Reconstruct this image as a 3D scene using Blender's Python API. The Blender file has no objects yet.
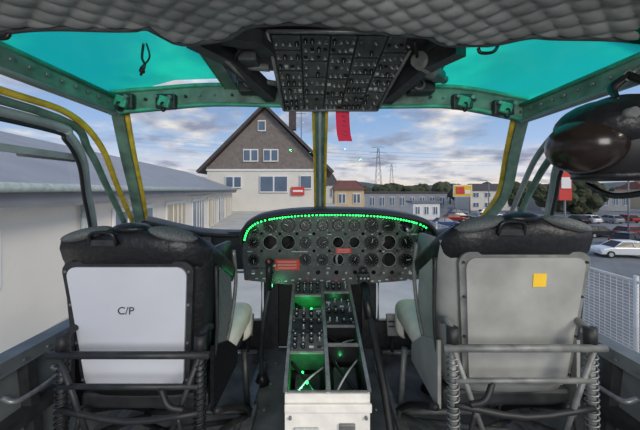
import bpy, bmesh, math, random
from mathutils import Vector, Matrix, Euler
random.seed(7)
SC=bpy.context.scene
V=Vector
def lin(c):
    r=[]
    for v in c:
        v=v/255.0
        r.append(v/12.92 if v<=0.04045 else ((v+0.055)/1.055)**2.4)
    return (r[0],r[1],r[2],1)
def M(name,col,rough=.6,metal=0,var=.25,scale=18,bump=.08,emit=0,spec=.5):
    m=bpy.data.materials.new(name); m.use_nodes=True
    nt=m.node_tree; b=nt.nodes['Principled BSDF']
    b.inputs['Roughness'].default_value=rough; b.inputs['Metallic'].default_value=metal
    b.inputs['Specular IOR Level'].default_value=spec
    c=lin(col); b.inputs['Base Color'].default_value=c
    tc=nt.nodes.new('ShaderNodeTexCoord'); n=nt.nodes.new('ShaderNodeTexNoise')
    n.inputs['Scale'].default_value=scale; n.inputs['Detail'].default_value=6
    nt.links.new(tc.outputs['Object'],n.inputs['Vector'])
    if var>0:
        r=nt.nodes.new('ShaderNodeValToRGB')
        r.color_ramp.elements[0].position=.3; r.color_ramp.elements[1].position=.7
        r.color_ramp.elements[0].color=tuple(v*(1-var) for v in c[:3])+(1,)
        r.color_ramp.elements[1].color=tuple(min(1,v*(1+var*.6)) for v in c[:3])+(1,)
        nt.links.new(n.outputs['Fac'],r.inputs['Fac']); nt.links.new(r.outputs['Color'],b.inputs['Base Color'])
    if bump>0:
        bp=nt.nodes.new('ShaderNodeBump'); bp.inputs['Strength'].default_value=bump; bp.inputs['Distance'].default_value=.01
        nt.links.new(n.outputs['Fac'],bp.inputs['Height']); nt.links.new(bp.outputs['Normal'],b.inputs['Normal'])
    if emit>0:
        b.inputs['Emission Color'].default_value=c; b.inputs['Emission Strength'].default_value=emit
    return m
def Mglass(name,col,gl=.06,rough=.02,diff=0):
    m=bpy.data.materials.new(name); m.use_nodes=True; nt=m.node_tree; nt.nodes.clear()
    o=nt.nodes.new('ShaderNodeOutputMaterial'); t=nt.nodes.new('ShaderNodeBsdfTransparent'); g=nt.nodes.new('ShaderNodeBsdfGlossy')
    t.inputs['Color'].default_value=col; g.inputs['Roughness'].default_value=rough
    mx=nt.nodes.new('ShaderNodeMixShader'); mx.inputs[0].default_value=gl
    nt.links.new(t.outputs[0],mx.inputs[1]); nt.links.new(g.outputs[0],mx.inputs[2])
    last=mx
    if diff>0:
        tr=nt.nodes.new('ShaderNodeBsdfTranslucent'); tr.inputs['Color'].default_value=col
        m2=nt.nodes.new('ShaderNodeMixShader'); m2.inputs[0].default_value=diff
        nt.links.new(mx.outputs[0],m2.inputs[1]); nt.links.new(tr.outputs[0],m2.inputs[2]); last=m2
    nt.links.new(last.outputs[0],o.inputs['Surface'])
    return m

def catmull(pts,n=6,closed=False):
    pts=[V(p) for p in pts]; out=[]
    if len(pts)<3: return pts
    N=len(pts); rng=range(N if closed else N-1)
    for i in rng:
        if closed: p0,p1,p2,p3=pts[(i-1)%N],pts[i],pts[(i+1)%N],pts[(i+2)%N]
        else:
            p1,p2=pts[i],pts[i+1]; p0=pts[i-1] if i>0 else p1*2-p2; p3=pts[i+2] if i+2<N else p2*2-p1
        for k in range(n):
            t=k/n
            out.append(0.5*((2*p1)+(-p0+p2)*t+(2*p0-5*p1+4*p2-p3)*t*t+(-p0+3*p1-3*p2+p3)*t*t*t))
    if not closed: out.append(pts[-1])
    return out

class B:
    def __init__(s,name,M=None):
        s.name=name; s.bm=bmesh.new(); s.mats=[]; s.M=M or Matrix.Identity(4)
    def mi(s,m):
        if m not in s.mats: s.mats.append(m)
        return s.mats.index(m)
    def add(s,t,m,smooth=False,X=None):
        i=s.mi(m)
        for f in t.faces: f.material_index=i; f.smooth=smooth
        if X is not None: bmesh.ops.transform(t,matrix=X,verts=t.verts)
        bmesh.ops.transform(t,matrix=s.M,verts=t.verts)
        me=bpy.data.meshes.new('t'); t.to_mesh(me); t.free(); s.bm.from_mesh(me); bpy.data.meshes.remove(me)
    def box(s,c,sz,m,rot=(0,0,0),bev=0,seg=2,X=None,smooth=False):
        t=bmesh.new(); bmesh.ops.create_cube(t,size=1)
        bmesh.ops.scale(t,vec=V(sz),verts=t.verts)
        if bev>0: bmesh.ops.bevel(t,geom=t.edges[:],offset=min(bev,min(sz)*.49),segments=seg,affect='EDGES',profile=.5)
        mm=Matrix.Translation(V(c))@Euler(rot).to_matrix().to_4x4()
        s.add(t,m,smooth,(X@mm) if X is not None else mm)
    def cyl(s,p1,p2,r,m,r2=None,seg=14,smooth=True,X=None):
        p1=V(p1);p2=V(p2);d=p2-p1
        t=bmesh.new(); bmesh.ops.create_cone(t,cap_ends=True,segments=seg,radius1=r,radius2=r if r2 is None else r2,depth=d.length)
        i=s.mi(m)
        for f in t.faces: f.smooth=smooth and len(f.verts)==4
        q=d.to_track_quat('Z','Y').to_matrix().to_4x4()
        mm=Matrix.Translation((p1+p2)/2)@q
        if X is not None: mm=X@mm
        for f in t.faces: f.material_index=i
        bmesh.ops.transform(t,matrix=s.M@mm,verts=t.verts)
        me=bpy.data.meshes.new('t'); t.to_mesh(me); t.free(); s.bm.from_mesh(me); bpy.data.meshes.remove(me)
    def sph(s,c,r,m,rot=(0,0,0),seg=24,clip=None,X=None):
        if not hasattr(r,'__len__'): r=(r,r,r)
        t=bmesh.new(); bmesh.ops.create_uvsphere(t,u_segments=seg,v_segments=max(6,seg*2//3),radius=1)
        if clip is not None:
            bmesh.ops.bisect_plane(t,geom=t.verts[:]+t.edges[:]+t.faces[:],plane_co=V(clip[0]),plane_no=V(clip[1]),clear_outer=True)
        bmesh.ops.scale(t,vec=V(r),verts=t.verts)
        mm=Matrix.Translation(V(c))@Euler(rot).to_matrix().to_4x4()
        s.add(t,m,True,(X@mm) if X is not None else mm)
    def tube(s,pts,r,m,seg=10,n=6,closed=False,sq=None,up=(0,0,1)):
        P=catmull(pts,n,closed) if len(pts)>2 and n>1 else [V(p) for p in pts]
        t=bmesh.new(); rings=[]; N=len(P); nrm=None
        for i,p in enumerate(P):
            if closed: d=(P[(i+1)%N]-P[i-1])
            else: d=P[min(i+1,N-1)]-P[max(i-1,0)]
            d.normalize()
            if sq: 
                nrm=V(up)-d*V(up).dot(d)
                if nrm.length<1e-4: nrm=V((1,0,0))
                nrm.normalize()
            elif nrm is None:
                a=V((0,0,1)) if abs(d.z)<.9 else V((1,0,0)); nrm=(a-d*a.dot(d)).normalized()
            else: nrm=(nrm-d*nrm.dot(d)).normalized()
            b=d.cross(nrm)
            rr=r
            if sq:
                w,h=sq; ring=[p+b*(w*x)+nrm*(h*y) for x,y in((-.5,-.5),(.5,-.5),(.5,.5),(-.5,.5))]
            else: ring=[p+(nrm*math.cos(k*2*math.pi/seg)+b*math.sin(k*2*math.pi/seg))*rr for k in range(seg)]
            rings.append([t.verts.new(q) for q in ring])
        K=len(rings[0])
        for i in range(N if closed else N-1):
            a,b2=rings[i],rings[(i+1)%N]
            for k in range(K): t.faces.new((a[k],a[(k+1)%K],b2[(k+1)%K],b2[k]))
        if not closed: t.faces.new(rings[0][::-1]); t.faces.new(rings[-1])
        bmesh.ops.recalc_face_normals(t,faces=t.faces[:])
        s.add(t,m,not sq)
    def loft(s,rings,m,closed=True,caps=True,smooth=True,X=None):
        t=bmesh.new(); R=[[t.verts.new(V(p)) for p in r] for r in rings]; K=len(R[0])
        for a,b in zip(R,R[1:]):
            for k in range(K if closed else K-1): t.faces.new((a[k],a[(k+1)%K],b[(k+1)%K],b[k]))
        if caps and closed: t.faces.new(R[0][::-1]); t.faces.new(R[-1])
        bmesh.ops.recalc_face_normals(t,faces=t.faces[:])
        s.add(t,m,smooth,X)
    def prism(s,poly,vec,m,bev=0,X=None,smooth=False):
        t=bmesh.new(); f=t.faces.new([t.verts.new(V(p)) for p in poly])
        r=bmesh.ops.extrude_face_region(t,geom=[f])
        bmesh.ops.translate(t,vec=V(vec),verts=[g for g in r['geom'] if isinstance(g,bmesh.types.BMVert)])
        bmesh.ops.recalc_face_normals(t,faces=t.faces[:])
        if bev>0: bmesh.ops.bevel(t,geom=t.edges[:],offset=bev,segments=2,affect='EDGES',profile=.5)
        s.add(t,m,smooth,X)
    def quad(s,pts,m):
        t=bmesh.new(); t.faces.new([t.verts.new(V(p)) for p in pts]); s.add(t,m)
    def torus(s,c,axis,R,r,m,seg=20,X=None):
        q=V(axis).to_track_quat('Z','Y').to_matrix()
        pts=[V(c)+q@V((R*math.cos(a*2*math.pi/seg),R*math.sin(a*2*math.pi/seg),0)) for a in range(seg)]
        s.tube(pts,r,m,seg=6,n=1,closed=True)
    def helix(s,p1,p2,R,r,turns,m):
        p1=V(p1);p2=V(p2);q=(p2-p1).to_track_quat('Z','Y').to_matrix();L=(p2-p1).length;n=int(turns*10)
        s.tube([p1+q@V((R*math.cos(i*.628),R*math.sin(i*.628),L*i/n)) for i in range(n+1)],r,m,seg=5,n=1)
    def plate(s,outline,holes,th,m,X):
        cu=bpy.data.curves.new('c','CURVE'); cu.dimensions='2D'; cu.fill_mode='BOTH'; cu.extrude=th/2
        for pl in [outline]+holes:
            sp=cu.splines.new('POLY'); sp.points.add(len(pl)-1); sp.use_cyclic_u=True
            for i,p in enumerate(pl): sp.points[i].co=(p[0],p[1],0,1)
        o=bpy.data.objects.new('c',cu); SC.collection.objects.link(o)
        dg=bpy.context.evaluated_depsgraph_get(); me=bpy.data.meshes.new_from_object(o.evaluated_get(dg))
        t=bmesh.new(); t.from_mesh(me); bpy.data.meshes.remove(me)
        SC.collection.objects.unlink(o); bpy.data.objects.remove(o); bpy.data.curves.remove(cu)
        s.add(t,m,False,X)
    def done(s,parent=None):
        me=bpy.data.meshes.new(s.name); s.bm.to_mesh(me); s.bm.free()
        for m in s.mats: me.materials.append(m)
        o=bpy.data.objects.new(s.name,me); SC.collection.objects.link(o)
        if parent: o.parent=parent
        return o
def circ(x,y,r,n=20): return [(x+r*math.cos(2*math.pi*i/n),y+r*math.sin(2*math.pi*i/n)) for i in range(n)]

# ---------------- materials
m_black=M('black_paint',(32,32,34),.55,var=.35,scale=30)
m_blackv=M('black_vinyl',(26,27,30),.40,var=.4,scale=60,bump=.3)
m_dark=M('dark_metal',(56,58,60),.5,.3,var=.35,scale=25)
m_panel=M('panel_grey',(72,75,76),.55,var=.3,scale=30)
m_knob=M('knob_black',(18,18,20),.4,var=0,bump=0)
m_lt=M('light_legend',(176,180,180),.6,var=.2,scale=80)
m_steel=M('worn_steel',(132,134,134),.4,.5,var=.35,scale=30)
m_green=M('grey_green_primer',(98,130,116),.6,var=.5,scale=14)
m_teal=M('teal_edge',(66,160,132),.5,var=.4,scale=20)
m_grey=M('interior_grey',(104,110,112),.6,var=.3,scale=12)
m_lgrey=M('frame_light_grey',(158,170,170),.55,var=.25,scale=12)
m_yel=M('yellow_seal',(218,186,60),.6,var=.35,scale=22)
m_cdark=M('structure_brown_black',(42,41,40),.6,.1,var=.4,scale=16)
m_white=M('white_plastic',(212,214,220),.5,var=.06,scale=5,bump=.02)
m_grpan=M('seat_grey_paint',(152,153,150),.6,var=.22,scale=9)
m_sgrey=M('seat_frame_grey',(122,124,122),.5,.2,var=.4,scale=20)
m_cream=M('cushion_cream',(232,228,214),.85,var=.10,scale=14,bump=.3)
m_gfab=M('grey_mesh_fabric',(108,112,112),.9,var=.5,scale=220,bump=.6)
m_floor=M('floor_metal',(100,102,104),.6,.1,var=.6,scale=7,bump=.15)
m_red=M('red_placard',(206,60,52),.6,var=.1)
m_tag=M('tag_red',(232,44,84),.7,var=.08)
m_led=M('led_green',(40,255,100),.5,var=0,bump=0,emit=5)
m_dial=M('dial_face',(14,14,15),.25,var=0,bump=0)
m_ylabel=M('yellow_label',(232,190,50),.6,var=.08)
m_grbox=M('green_tray',(44,104,66),.5,.2,var=.4)
m_quilt=M('quilted_blanket',(150,150,149),.85,var=.28,scale=10,bump=.3)
m_visor=M('visor_brown',(42,33,30),.22,var=.2,bump=0)
m_glass=Mglass('window_glass',(.96,.98,.97,1),.03)
m_teg=Mglass('green_skylight_glass',(.02,.70,.50,1),.04,.1,.4)

# ---------------- camera
cd=bpy.data.cameras.new('camera'); cam=bpy.data.objects.new('camera',cd); SC.collection.objects.link(cam)
cam.location=(0,0,1.1); cam.rotation_euler=(math.pi/2,0,0)
cd.sensor_width=36; cd.lens=16.875; cd.shift_y=-25/640; cd.clip_start=.02; cd.clip_end=3000
SC.camera=cam
SC.view_settings.view_transform='Standard'

# ---------------- world
w=bpy.data.worlds.new('sky'); SC.world=w; w.use_nodes=True; nt=w.node_tree
bg=nt.nodes['Background']
tc=nt.nodes.new('ShaderNodeTexCoord'); sep=nt.nodes.new('ShaderNodeSeparateXYZ'); nt.links.new(tc.outputs['Generated'],sep.inputs[0])
gr=nt.nodes.new('ShaderNodeValToRGB'); e=gr.color_ramp.elements
e[0].position=0; e[0].color=lin((244,226,208)); e[1].position=.5; e[1].color=lin((112,152,208))
x=e.new(.06); x.color=lin((222,222,230)); x=e.new(.14); x.color=lin((166,192,228)); x=e.new(.28); x.color=lin((126,166,216))
nt.links.new(sep.outputs['Z'],gr.inputs['Fac'])
ad=nt.nodes.new('ShaderNodeMath'); ad.operation='ADD'; ad.inputs[1].default_value=.18; nt.links.new(sep.outputs['Z'],ad.inputs[0])
dx=nt.nodes.new('ShaderNodeMath'); dx.operation='DIVIDE'; nt.links.new(sep.outputs['X'],dx.inputs[0]); nt.links.new(ad.outputs[0],dx.inputs[1])
dy=nt.nodes.new('ShaderNodeMath'); dy.operation='DIVIDE'; nt.links.new(sep.outputs['Y'],dy.inputs[0]); nt.links.new(ad.outputs[0],dy.inputs[1])
cb=nt.nodes.new('ShaderNodeCombineXYZ'); nt.links.new(dx.outputs[0],cb.inputs[0]); nt.links.new(dy.outputs[0],cb.inputs[1])
nz=nt.nodes.new('ShaderNodeTexNoise'); nz.inputs['Scale'].default_value=1.5; nz.inputs['Detail'].default_value=9; nz.inputs['Roughness'].default_value=.58
nt.links.new(cb.outputs[0],nz.inputs['Vector'])
cr=nt.nodes.new('ShaderNodeValToRGB'); cr.color_ramp.elements[0].position=.45; cr.color_ramp.elements[1].position=.61
nt.links.new(nz.outputs['Fac'],cr.inputs['Fac'])
nz2=nt.nodes.new('ShaderNodeTexNoise'); nz2.inputs['Scale'].default_value=2.2; nz2.inputs['Detail'].default_value=7; nt.links.new(cb.outputs[0],nz2.inputs['Vector'])
cc=nt.nodes.new('ShaderNodeValToRGB'); cc.color_ramp.elements[0].position=.42; cc.color_ramp.elements[0].color=lin((148,154,176)); cc.color_ramp.elements[1].position=.60; cc.color_ramp.elements[1].color=lin((244,238,234))
nt.links.new(nz2.outputs['Fac'],cc.inputs['Fac'])
mx=nt.nodes.new('ShaderNodeMixRGB'); nt.links.new(cr.outputs['Color'],mx.inputs[0]); nt.links.new(gr.outputs['Color'],mx.inputs[1]); nt.links.new(cc.outputs['Color'],mx.inputs[2])
nt.links.new(mx.outputs[0],bg.inputs['Color']); bg.inputs['Strength'].default_value=1.05

def sun(rot,e,ang,col=(1,1,1)):
    l=bpy.data.lights.new('sun','SUN'); l.energy=e; l.angle=ang; l.color=col
    o=bpy.data.objects.new('sun',l); o.rotation_euler=rot; SC.collection.objects.link(o)
sun((math.radians(60),0,math.radians(42)),2.1,.3,(1,.91,.78))
def area(name,loc,target,size,e,col=(1,1,1)):
    l=bpy.data.lights.new(name,'AREA'); l.energy=e; l.size=size; l.color=col
    o=bpy.data.objects.new(name,l); o.location=loc; o.rotation_euler=(V(target)-V(loc)).to_track_quat('-Z','Y').to_euler(); SC.collection.objects.link(o)
area('rear_fill',(0,-1.3,1.35),(0,1.4,.7),1.1,36,(1,.97,.93))  # added fill light behind the camera to brighten the interior, not a cabin fixture

# ---------------- shell
b=B('floor'); b.box((0,.55,-.02),(2.2,3.1,.04),m_floor)
for x in(-.95,-.36,.36,.95): b.box((x,.9,.008),(.05,2.0,.016),m_steel)
for i in range(9):
    for x in (-.28,.28): b.cyl((x,.3+i*.2,0),(x,.3+i*.2,.006),.009,m_steel)
b.done()
for sgn,nm in((-1,'wall_left'),(1,'wall_right')):
    b=B(nm)
    b.prism([(sgn*1.10,.2,.5),(sgn*1.04,.2,-.02),(sgn*1.04,1.95,-.02),(sgn*1.10,1.7,.5)],(sgn*.03,0,0),m_grey)
    b.tube([(sgn*1.09,.2,.5),(sgn*1.09,1.4,.5),(sgn*1.05,1.72,.52)],.02,m_grey,sq=(.07,.05),n=1)
    b.tube([(sgn*1.05,.2,.30),(sgn*1.05,1.6,.30)],.02,m_dark,sq=(.05,.04),n=1)
    for y in(.75,1.1,1.45): b.box((sgn*1.06,y,.26),(.05,.035,.44),m_dark,rot=(0,sgn*.1,0))
    b.tube([(sgn*1.04,.98,.42),(sgn*1.0,1.0,.40),(sgn*1.0,1.14,.40),(sgn*1.04,1.16,.42)],.009,m_steel)
    for i in range(10): b.cyl((sgn*1.045,.7+i*.09,.5),(sgn*1.04,.7+i*.09,.5),.006,m_steel)
    b.done()
b=B('wall_front')
for s in(-1,1):
    b.prism([(s*.80,2.05,.80),(s*.80,2.05,0),(s*1.04,1.72,0),(s*1.04,1.76,.9)],(s*.01,.03,0),m_dark)
    b.box((s*.78,2.07,.40),(.07,.04,.82),m_grey)
    b.box((s*.34,2.1,.40),(.10,.04,.82),m_dark)
    b.box((s*.56,2.09,.68),(.44,.03,.26),m_dark)
    b.box((s*.56,2.09,.10),(.44,.03,.2),m_dark)
    b.tube([(s*.40,2.06,.54),(s*.73,2.04,.54),(s*.73,2.04,.21),(s*.40,2.06,.21)],.012,m_lgrey,n=1,closed=True)
b.box((0,2.14,.4),(.62,.03,.82),m_black)
b.tube([(-1.05,1.75,.93),(-.78,2.05,.81),(-.4,2.14,.79),(0,2.19,.79),(.4,2.14,.79),(.78,2.05,.80),(.97,1.75,.91)],.03,m_grey)
b.tube([(-1.03,1.73,.915),(-.77,2.02,.80),(-.4,2.11,.78),(0,2.16,.78),(.4,2.11,.78),(.77,2.02,.79),(.95,1.73,.895)],.013,m_black)
b.done()
b=B('window_1')
for s in(-1,1): b.quad([(s*.38,2.10,.56),(s*.75,2.08,.56),(s*.75,2.08,.18),(s*.38,2.10,.18)],m_glass)
b.done()

# ---------------- frame
b=B('cockpit_window_frame')
HL=[(-.89,1.30,1.47),(-.72,1.345,1.50),(-.5,1.385,1.53),(-.2,1.42,1.535),(.1,1.43,1.53),(.4,1.40,1.525),(.62,1.36,1.51),(.88,1.30,1.44)]
b.tube(HL,.04,m_green,sq=(.06,.075),n=4)
b.tube([(x,y-.035,z-.045) for x,y,z in HL],.009,m_teal,n=4)
b.tube([(x,y-.03,z+.045) for x,y,z in HL],.010,m_teal,n=4)
for i in range(28):
    t=i/27*7; k=min(int(t),6); f=t-k; p=V(HL[k]).lerp(V(HL[k+1]),f)
    b.cyl(p+V((0,-.028,0)),p+V((0,-.036,0)),.007,m_steel if i%3 else m_black,seg=8)
for s,zz in((-1,1.46),(1,1.43)):
    b.tube([(s*.89,1.32,zz),(s*.885,1.0,zz),(s*.87,.2,zz)],.03,m_green,sq=(.06,.06),n=1)
    b.tube([(s*.855,1.28,zz+.03),(s*.855,.2,zz+.03)],.009,m_teal,n=1)
    b.tube([(s*.86,1.28,zz-.035),(s*.86,.2,zz-.03)],.008,m_lgrey,n=1)
    for i in range(14): b.cyl((s*.853,.55+i*.055,zz),(s*.846,.55+i*.055,zz),.006,m_steel,seg=8)
    xb=1.05 if s<0 else .965
    b.tube([(s*.885,1.32,zz),(s*.93,1.45,1.28),(s*.99,1.62,1.08),(s*xb,1.76,.92)],.02,m_green,sq=(.045,.05),n=4,up=(s*-1,0,0))
    b.tube([(s*.86,1.335,zz-.02),(s*.905,1.46,1.27),(s*.965,1.63,1.07),(s*(xb-.02),1.78,.92)],.012,m_yel)
    b.tube([(s*.895,.3,zz-.085),(s*.897,.84,zz-.08),(s*.898,1.08,zz-.09),(s*.905,1.24,zz-.18),(s*.96,1.42,1.12),(s*1.04,1.66,.93)],.012,m_yel if s<0 else m_lgrey)
    b.tube([(s*.91,.3,zz-.11),(s*.91,1.04,zz-.11),(s*.925,1.2,zz-.2),(s*.975,1.37,1.12),(s*1.045,1.6,.93)],.014,m_green)
    fr=[(s*.915,.3,zz-.14),(s*.915,1.0,zz-.135),(s*.92,1.10,zz-.16),(s*.935,1.18,zz-.24),(s*.98,1.26,1.10),(s*1.03,1.36,.95),(s*1.09,1.46,.7),(s*1.11,1.5,.52)]
    b.tube(fr,.016,m_lgrey)
    b.tube([(x-s*.012,y-.03,z-.025) for x,y,z in fr],.007,m_black)
    b.tube([(s*.93,.3,zz-.235),(s*.935,1.17,zz-.235)],.01,m_lgrey,n=1,sq=(.02,.022))
    b.tube([(s*.955,.95,zz-.245),(s*.95,1.16,zz-.245)],.008,m_steel,n=1)
b.done()
b=B('windshield_center_post')
b.tube([(.0,1.43,1.49),(0,1.80,1.24),(0,2.19,.80)],.02,m_green,sq=(.05,.04),n=3,up=(0,-1,.6))
for s in(-1,1): b.tube([(s*.031,1.415,1.49),(s*.031,1.79,1.24),(s*.031,2.17,.80)],.009,m_yel)
b.tube([(.0,1.40,1.48),(0,1.775,1.22),(0,2.15,.80)],.008,m_lgrey)
b.done()
b=B('windshield')
b.quad([(-.89,1.34,1.45),(-.03,1.45,1.50),(-.03,2.2,.80),(-1.06,1.80,.92)],m_glass)
b.quad([(.03,1.45,1.50),(.89,1.34,1.42),(.98,1.80,.9),(.03,2.2,.80)],m_glass)
b.done()
b=B('window_2'); b.quad([(-.925,.3,1.32),(-.93,1.08,1.31),(-1.12,1.48,.52),(-1.11,.3,.52)],m_glass); b.done()
b=B('window_3'); b.quad([(.925,.3,1.29),(.93,1.08,1.28),(1.12,1.48,.52),(1.11,.3,.52)],m_glass); b.done()
b=B('skylight_window')
b.loft([[(-.885,.2+.28*i,1.495+.005*i),(-.65,.2+.285*i,1.575+.004*i),(-.40,.2+.30*i,1.63-.002*i)] for i in range(5)],m_teg,closed=False)
b.loft([[(.885,.2+.28*i,1.465+.003*i),(.68,.2+.285*i,1.56+.0*i),(.45,.2+.30*i,1.60-.002*i)] for i in range(5)],m_teg,closed=False)
b.done()
b=B('ceiling')
b.box((0,-.25,1.66),(2.0,1.2,.04),m_grey)
b.prism([(-.40,.3,1.70),(-.40,1.40,1.66),(.45,1.40,1.64),(.45,.3,1.70)],(0,0,.02),m_cdark)
for s,x0 in((-1,-.40),(1,.45)):
    b.tube([(x0,.3,1.60),(x0,1.0,1.625),(x0+.0,1.39,1.58)],.02,m_green,sq=(.05,.05),n=1)
    b.tube([(x0+s*.03,.5,1.59),(x0+s*.03,1.0,1.605),(x0+s*.03,1.37,1.565)],.008,m_teal,n=1)
b.done()
b=B('overhead_support_bracket')
b.tube([(-.42,.98,1.60),(-.34,1.12,1.60),(-.22,1.36,1.53)],.02,m_dark,sq=(.05,.06),n=1)
b.tube([(-.33,1.0,1.62),(-.22,1.06,1.63),(-.19,1.12,1.62)],.02,m_dark,sq=(.06,.05),n=1)
b.tube([(-.38,1.2,1.60),(-.20,1.18,1.58)],.015,m_sgrey,n=1)
b.tube([(-.36,1.3,1.585),(-.18,1.3,1.56)],.012,m_steel,n=1)
b.tube([(-.35,1.08,1.585),(-.28,1.28,1.54)],.012,m_sgrey,n=1)
b.box((-.30,1.34,1.56),(.12,.06,.06),m_dark,bev=.008)
b.cyl((-.31,1.31,1.56),(-.31,1.28,1.56),.018,m_steel)
b.box((-.27,1.15,1.60),(.07,.09,.04),m_panel,bev=.006)
b.tube([(.47,1.0,1.58),(.40,1.14,1.58),(.30,1.36,1.52)],.02,m_dark,sq=(.05,.06),n=1)
b.tube([(.34,1.0,1.66),(.34,1.38,1.58)],.02,m_cdark,sq=(.06,.05),n=1)
b.cyl((.36,1.1,1.58),(.49,1.24,1.57),.030,m_sgrey); b.cyl((.49,1.24,1.57),(.53,1.28,1.57),.018,m_steel)
b.cyl((.42,1.16,1.575),(.45,1.19,1.573),.035,m_steel)
b.box((.44,1.31,1.55),(.11,.06,.06),m_dark,bev=.008); b.torus((.42,1.27,1.55),(0,1,0),.022,.006,m_steel)
b.tube([(.33,1.05,1.62),(.40,1.2,1.54),(.36,1.3,1.53)],.006,m_black)
b.tube([(-.24,1.02,1.63),(-.33,1.15,1.57),(-.26,1.3,1.53)],.006,m_black)
b.done()
for c,sg in(((-.83,1.27,1.475),1),((-.67,1.31,1.485),1),((.62,1.31,1.485),1),((.78,1.28,1.45),1)):
    b=B('window_latch_fitting')
    b.box(c,(.085,.03,.065),m_dark,bev=.006); b.box((c[0],c[1]-.018,c[2]-.005),(.05,.02,.045),m_teal,rot=(0,.3,0),bev=.004)
    b.torus((c[0],c[1]-.03,c[2]-.03),(1,0,0),.018,.004,m_black); b.cyl((c[0]+.03,c[1]-.02,c[2]+.01),(c[0]+.03,c[1]-.04,c[2]+.01),.008,m_steel)
    b.cyl((c[0]-.03,c[1]-.02,c[2]+.015),(c[0]-.03,c[1]-.035,c[2]+.015),.007,m_steel)
    b.done()

# quilt
def yf(x):
    pts=[(-1.1,.74),(-.86,.775),(-.47,.835),(-.43,.93),(-.30,.94),(-.2,.885),(0,.87),(.3,.875),(.4,.93),(.5,.92),(.62,.86),(.9,.80),(1.1,.80)]
    for a,c in zip(pts,pts[1:]):
        if x<=c[0]:
            f=(x-a[0])/(c[0]-a[0]); f=f*f*(3-2*f); return a[1]+(c[1]-a[1])*f
    return pts[-1][1]
def qz(x,y): return 1.575-.085*(abs(x)/.88)**2+.008*math.sin(9*x+3*y)+.009*math.sin(5*x-11*y)
b=B('quilted_headliner'); t=bmesh.new(); NX,NY=280,100; G=[]
for i in range(NX+1):
    x=-1.02+2.04*i/NX; row=[]
    Y1=yf(x)
    for j in range(NY+1):
        y=.38+(Y1-.38)*j/NY
        wx=x+.006*math.sin(17*y+5*x); wy=y+.006*math.sin(14*x)
        u=(wx+wy*1.3)/.085; v=(wx-wy*1.3)/.085
        h=.013*(abs(math.sin(math.pi*u)*math.sin(math.pi*v)))**.35
        ed=max(0,(y-Y1+.02)/.02)
        row.append(t.verts.new((x,y,qz(x,y)-h*(1-ed*.5)+.02*ed*ed)))
    G.append(row)
for i in range(NX):
    for j in range(NY): t.faces.new((G[i][j],G[i][j+1],G[i+1][j+1],G[i+1][j]))
b.add(t,m_quilt,True)
b.tube([(-1.02+2.04*i/60,yf(-1.02+2.04*i/60)-.004,qz(-1.02+2.04*i/60,yf(-1.02+2.04*i/60))-.001) for i in range(61)],.009,m_panel,n=2,seg=8)
b.done()

# ---------------- overhead console
N1,N2,F2,F1=V((-.185,1.05,1.655)),V((.35,1.05,1.650)),V((.262,1.38,1.468)),V((-.165,1.38,1.468))
def q(s,t): return (N1.lerp(N2,s)).lerp(F1.lerp(F2,s),t)
nn=((F1-N1).cross(N2-N1)).normalized()
if nn.z>0: nn=-nn
b=B('overhead_switch_console')
up=-nn*.10
b.loft([[N1,N2,F2,F1],[p+up for p in(N1,N2,F2,F1)]],m_black,smooth=False)
for a,c in((N1,N2),(N2,F2),(F2,F1),(F1,N1)): b.tube([a,c],.008,m_steel,n=1)
ex=(N2-N1).normalized(); ey=nn.cross(ex).normalized()
def frame(p): return Matrix.Translation(p)@Matrix((ex,ey,nn)).transposed().to_4x4()
cols=[0.02,.22,.42,.60,.80,.98]
rowb=[[.02,.18,.42,.62,.98],[.02,.3,.5,.74,.98],[.02,.22,.52,.78,.98],[.02,.26,.46,.72,.98],[.02,.2,.5,.7,.98]]
for ci in range(5):
    s0,s1=cols[ci]+.006,cols[ci+1]-.006
    for t0,t1 in zip(rowb[ci],rowb[ci][1:]):
        t0+=.008;t1-=.008
        ps=[q(s0,t0)+nn*.001,q(s1,t0)+nn*.001,q(s1,t1)+nn*.001,q(s0,t1)+nn*.001]
        b.loft([ps,[p+nn*.006 for p in ps]],m_panel,smooth=False)
        nr=max(1,int((t1-t0)/.085)); nc=4
        kind=random.random()
        for r in range(nr):
            for c in range(nc):
                p=q(s0+(s1-s0)*(c+.5)/nc,t0+(t1-t0)*(r+.5)/nr)+nn*.007
                X=frame(p); k=random.random()
                if kind<.3 and c%2: continue
                if k<.42:
                    b.cyl((0,0,0),(0,0,.010),.005,m_steel,seg=8,X=X); b.cyl((0,0,.008),(.002,.006,.024),.0025,m_lt,seg=6,X=X)
                elif k<.70:
                    b.cyl((0,0,0),(0,0,.012),.008,m_knob,seg=10,X=X); b.box((0,0,.013),(.002,.012,.003),m_lt,X=X)
                elif k<.85: b.cyl((0,0,0),(0,0,.006),.005,m_steel,seg=8,X=X)
                else: b.box((0,0,.003),(.014,.008,.006),m_lt if k>.97 else m_knob,X=X)
                if random.random()<.5: b.box((0,-.013,.0005),(.013,.002,.001),m_lt,X=X)
        for ss in(s0+.012,s1-.012):
            for tt in(t0+.015,t1-.015): b.cyl((0,0,0),(0,0,.003),.003,m_steel,seg=6,X=frame(q(ss,tt)+nn*.006))
b.done()

b=B('red_warning_streamer')
pl=[(.105,1.40,1.475),(.105,1.395,1.44),(.107,1.395,1.40),(.11,1.39,1.36),(.118,1.385,1.325)]
b.loft([[(x-.032,y,z),(x,y-.004,z),(x+.032,y+.003,z)] for x,y,z in pl],m_tag,closed=False)
b.tube([(.105,1.37,1.478),(.106,1.385,1.47),(.106,1.392,1.46)],.003,m_knob)
for k in range(5): b.box((.108+.002*k,1.384,1.44-.022*k),(.016-.003*(k%2),.002,.004),m_knob,rot=(0,.4,0))
b.done()

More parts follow.
